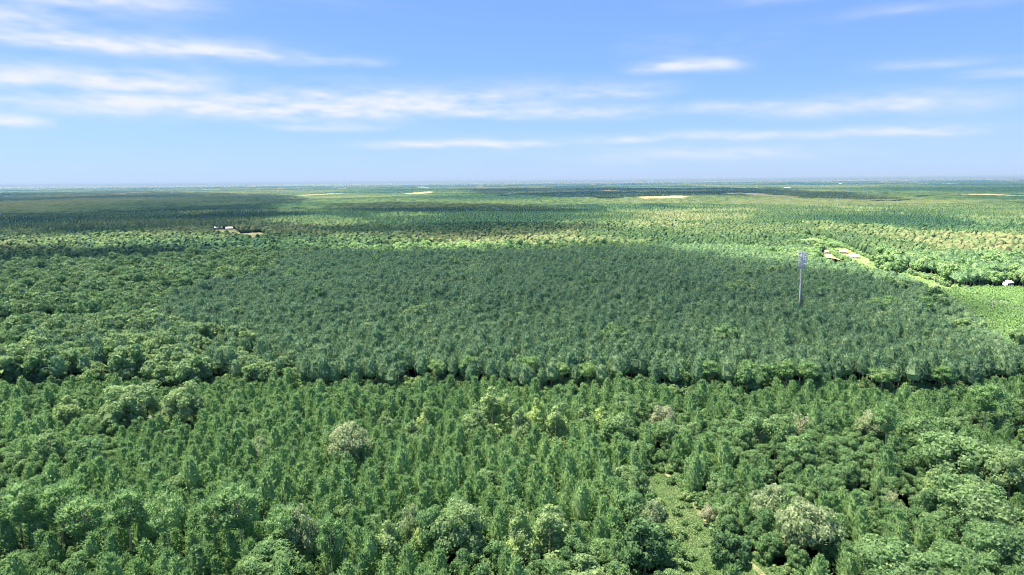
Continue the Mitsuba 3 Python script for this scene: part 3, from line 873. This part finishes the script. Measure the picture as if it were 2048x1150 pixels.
BUSH_AT = [(1340, 968, 1.1), (1372, 1000, 1.5), (1392, 985, 1.2), (1300, 985, 1.2), (1318, 1010, 1.2), (1352, 1030, 1.0), (1395, 1060, .8), (1360, 1075, 1.4), (1345, 1100, 1.5), (1380, 1120, .9), (1430, 1135, .9), (1368, 1050, .7), (1408, 1092, .7)]
bush = [(*G(px, py), s_) for px, py, s_ in BUSH_AT]
rim = CLEAR.buffer(-.3).exterior
for t in np.arange(0, rim.length, 2.6):
    q = rim.interpolate(t + g.uniform(0, 1.5))
    if shown(q.x, q.y): bush.append((q.x + g.normal(0, .8), q.y + g.normal(0, .8), g.uniform(.6, 1.7)))
for n in range(26):
    q = CLEAR.bounds
    while True:
        x, y = g.uniform(q[0], q[2]), g.uniform(q[1], q[3])
        if inside(CLEAR, x, y) and not inside(TRACK.buffer(.6), x, y): break
    if shown(x, y): bush.append((x, y, g.uniform(.3, .8)))
for n, (x, y, s_) in enumerate(bush):
    key = numbered('shrub')
    put(key, BUSHES[n % 3], x, y, s_, s_ * g.uniform(.75, 1.1), n * 1.3)
    at_rim = rim.distance(shapely.Point(x, y)) < 2.2
    say(key, 'bushy shrub along the rim of the grassy clearing, below the trees' if at_rim else 'low green shrub standing out in the open grass of the clearing', 'shrub', 'shrubs along the rim of the clearing' if at_rim else 'shrubs out in the clearing')


# ------------------------------------------------------------------ cell tower
def mesh_rod(p0, p1, r0, r1, sides=10):
    p0, p1 = np.asarray(p0, float), np.asarray(p1, float)
    d = unit(p1 - p0)
    a = unit(np.cross(d, [.31, .9, .2])); b = np.cross(d, a)
    t = np.arange(sides) * 2 * np.pi / sides
    ring = np.cos(t)[:, None] * a + np.sin(t)[:, None] * b
    v = np.vstack([p0 + ring * r0, p1 + ring * r1, [p0], [p1]])
    i = np.arange(sides); j = (i + 1) % sides
    f = np.vstack([np.stack([i, j, j + sides], 1), np.stack([i, j + sides, i + sides], 1), np.stack([j, i, i * 0 + 2 * sides], 1), np.stack([i + sides, j + sides, i * 0 + 2 * sides + 1], 1)])
    return trimesh.Trimesh(v, f, process=False)


def box(c, s_, rz=0.0):
    m = trimesh.creation.box(s_)
    m.apply_transform(trimesh.transformations.rotation_matrix(rz, [0, 0, 1]))
    m.apply_translation(c)
    return m


TH = 59.0
tx, ty = G(1605, 503, TH)
TP = np.array([tx, ty, 0])
cat = trimesh.util.concatenate
scene['cell_tower__pole'] = mikit.ply(cat([mesh_rod(TP + [0, 0, -.3], TP + [0, 0, 30], .85, .68, 16), mesh_rod(TP + [0, 0, 30], TP + [0, 0, TH], .67, .45, 16)]), 'galvanised', smooth=40)
scene['cell_tower__lightning_rod'] = mikit.ply(mesh_rod(TP + [0, 0, TH], TP + [0, 0, TH + 1.2], .05, .02, 6), 'galvanised')
n_ant = n_pl = 0
for tier, (z, half) in enumerate(((57.2, 3.3), (53.8, 3.0), (50.4, 2.7), (47.2, 2.3))):
    rails = []
    for sct in range(3):
        a = sct * 2.0944 + .5
        o, s_ = np.array([math.cos(a), math.sin(a), 0]), np.array([-math.sin(a), math.cos(a), 0])
        for dz in (-.8, .8): rails.append(mesh_rod(TP + o * 2.1 - s_ * half + [0, 0, z + dz], TP + o * 2.1 + s_ * half + [0, 0, z + dz], .08, .08, 6))
        rails.append(mesh_rod(TP + [0, 0, z - .8], TP + o * 2.1 + [0, 0, z - .8], .1, .1, 6))
        for q in (-.9, -.32, .32, .9):
            c = TP + o * 2.35 + s_ * half * q + [0, 0, z]
            key = 'cell_tower__antenna' + (f'_{n_ant:03d}' if n_ant else '')
            scene[key] = mikit.ply(cat([box(c, [.32, .60, 2.4], a), mesh_rod(c - o * .2 - [0, 0, 1.3], c - o * .2 + [0, 0, 1.5], .06, .06, 6), box(c - o * .36 - [0, 0, .5], [.2, .36, .6], a)]), 'antenna_white')
            n_ant += 1
    rails.append(mesh_rod(TP + [0, 0, z - .9], TP + [0, 0, z - .8], 1.3, 1.3, 12))
    key = 'cell_tower__platform' + (f'_{tier:03d}' if tier else '')
    scene[key] = mikit.ply(cat(rails), 'galvanised')
scene['cell_tower__cable'] = mikit.ply(mesh_rod(TP + [.85, -.45, 2], TP + [.5, -.35, 46], .08, .08, 6), 'glass_dark')
say('cell_tower', 'tall pale monopole phone mast crowned with tiers of antennas', 'cell tower')


# ------------------------------------------------------------------ houses, poles
def house(key, px, py, w, d, hw, hr, rz, wall, roof, label, cat_='house', ground=None):
    x, y = G(px, py)
    z = float(terr(x, y))
    if abs(z) > .01:                       # on rolling land: step along the sight line to the ground
        for _ in range(8): x, y = G(px, py, z); z = float(terr(x, y))
    M = trimesh.transformations.translation_matrix([x, y, z]) @ trimesh.transformations.rotation_matrix(rz, [0, 0, 1])
    def part(name, m, b):
        m = m.copy(); m.apply_transform(M)
        k_ = f'{key}__{name}'; n = 1
        while k_ in scene: k_ = f'{key}__{name}_{n:03d}'; n += 1
        scene[k_] = mikit.ply(m, b)
    walls = trimesh.creation.box([w, d, hw]); walls.apply_translation([0, 0, hw / 2])
    gab = trimesh.Trimesh([[-w / 2, -d / 2, hw], [-w / 2, d / 2, hw], [-w / 2, 0, hw + hr], [w / 2, -d / 2, hw], [w / 2, d / 2, hw], [w / 2, 0, hw + hr]], [[0, 2, 1], [3, 4, 5], [0, 3, 5], [0, 5, 2], [1, 2, 5], [1, 5, 4], [0, 1, 4], [0, 4, 3]], process=False)
    part('wall', cat([walls, gab]), wall)
    e, t_ = .5, .18
    for s_ in (-1, 1):
        y0, z0, y1, z1 = s_ * (d / 2 + e), hw - e * hr / (d / 2), 0.0, hw + hr
        vv = []
        for xx in (-w / 2 - e, w / 2 + e):
            vv += [[xx, y0, z0 + .02], [xx, y1, z1 + .02], [xx, y1, z1 + .02 + t_], [xx, y0, z0 + .02 + t_]]
        rf = trimesh.Trimesh(vv, [[0, 1, 2], [0, 2, 3], [4, 6, 5], [4, 7, 6], [0, 4, 5], [0, 5, 1], [1, 5, 6], [1, 6, 2], [2, 6, 7], [2, 7, 3], [3, 7, 4], [3, 4, 0]], process=False)
        rf.fix_normals()
        part('roof', rf, roof)
    for q in (-.32, .32):
        part('window', box([q * w, -d / 2 - .02, hw * .58], [w * .12, .06, hw * .34]), 'glass_dark')
    part('door', box([0, -d / 2 - .03, hw * .38], [min(1.2, w * .15), .08, hw * .76]), 'pole_wood')
    say(key, label, cat_)


house('house', 1650, 507, 12, 8, 3, 2.4, .5, 'white_paint', 'grey_roof', 'small grey-roofed house behind the mast top')
house('house_001', 1706, 516, 16, 11, 3.4, 2.0, -.4, 'white_paint', 'white_roof', 'white-roofed long building in the mown lot')
house('house_002', 1686, 507, 11, 8, 3, 2.2, -.5, 'tan_paint', 'grey_roof', 'brown house left of the white-roofed building')
house('house_003', 2015, 573, 7, 7, 4.6, 2.2, .15, 'white_paint', 'white_roof', 'white two-storey house half hidden by dark trees at the right edge')
house('house_004', 437, 458, 22, 12, 4, 3, .1, 'tan_paint', 'white_roof', 'pale building in the shaded woods on the left')
house('house_005', 459, 459, 18, 12, 4, 3, .1, 'tan_paint', 'white_roof', 'smaller tan building right of the pale one on the left')
for n, (px, py, w, lab) in enumerate([(205, 373, 90, 'tiny far white building on the left horizon'), (531, 420, 16, 'tiny white roof in the dark woods above the left lot'), (860, 368, 70, 'tiny far white building left of the middle of the horizon'),
                                      (892, 369, 160, 'long far pale building right of the tiny one near the horizon'), (1249, 386, 30, 'tiny white roof in the dark band right of the middle'), (1574, 378, 80, 'far long white building above the dark band on the right'), (1680, 368, 60, 'small far white building on the right near the horizon')]):
    house(f'barn_{n:03d}' if n else 'barn', px, py, w, w * .5, w * .16 + 6, w * .08, .1, 'white_paint', 'white_roof', lab, 'building')

poles = [G(2060, 648), G(1983, 628), G(1925, 600), G(1868, 575), G(1815, 555)]
plabel = ['wooden utility pole outside the right edge of the tall stand', 'wooden utility pole standing clear at the right end of the tall stand', 'second utility pole up the cleared strip', 'third utility pole up the cleared strip', 'farthest utility pole up the cleared strip']
ends = []
for (x, y), lab in zip(poles, plabel):
    key = numbered('utility_pole') if 'utility_pole__post' not in scene else next(f'utility_pole_{k:03d}' for k in range(1, 20) if f'utility_pole_{k:03d}__post' not in scene)
    b = np.array([x, y, 0.0])
    scene[key + '__post'] = mikit.ply(mesh_rod(b - [0, 0, .3], b + [0, 0, 12], .2, .14, 8), 'galvanised')
    scene[key + '__crossarm'] = mikit.ply(box(b + [0, -.2, 11.2], [2.4, .12, .14], -.6), 'pole_wood')
    say(key, lab, 'utility pole')
    ends.append(b + [0, -.2, 11.4])
for n, (p, q) in enumerate(zip(ends[:-1], ends[1:])):
    s_ = np.linspace(0, 1, 9)
    pts = p + (q - p) * s_[:, None] - np.array([0, 0, 1.0]) * (4 * 1.4 * s_ * (1 - s_))[:, None]
    key = numbered('power_line')
    scene[key] = mikit.ply(cat([mesh_rod(a, b, .03, .03, 5) for a, b in zip(pts[:-1], pts[1:])]), 'galvanised')
    say(key, ['sagging power line between the two nearest poles', 'sagging power line to the second pole up the strip', 'sagging power line to the third pole', 'sagging power line to the farthest pole'][n], 'power line')
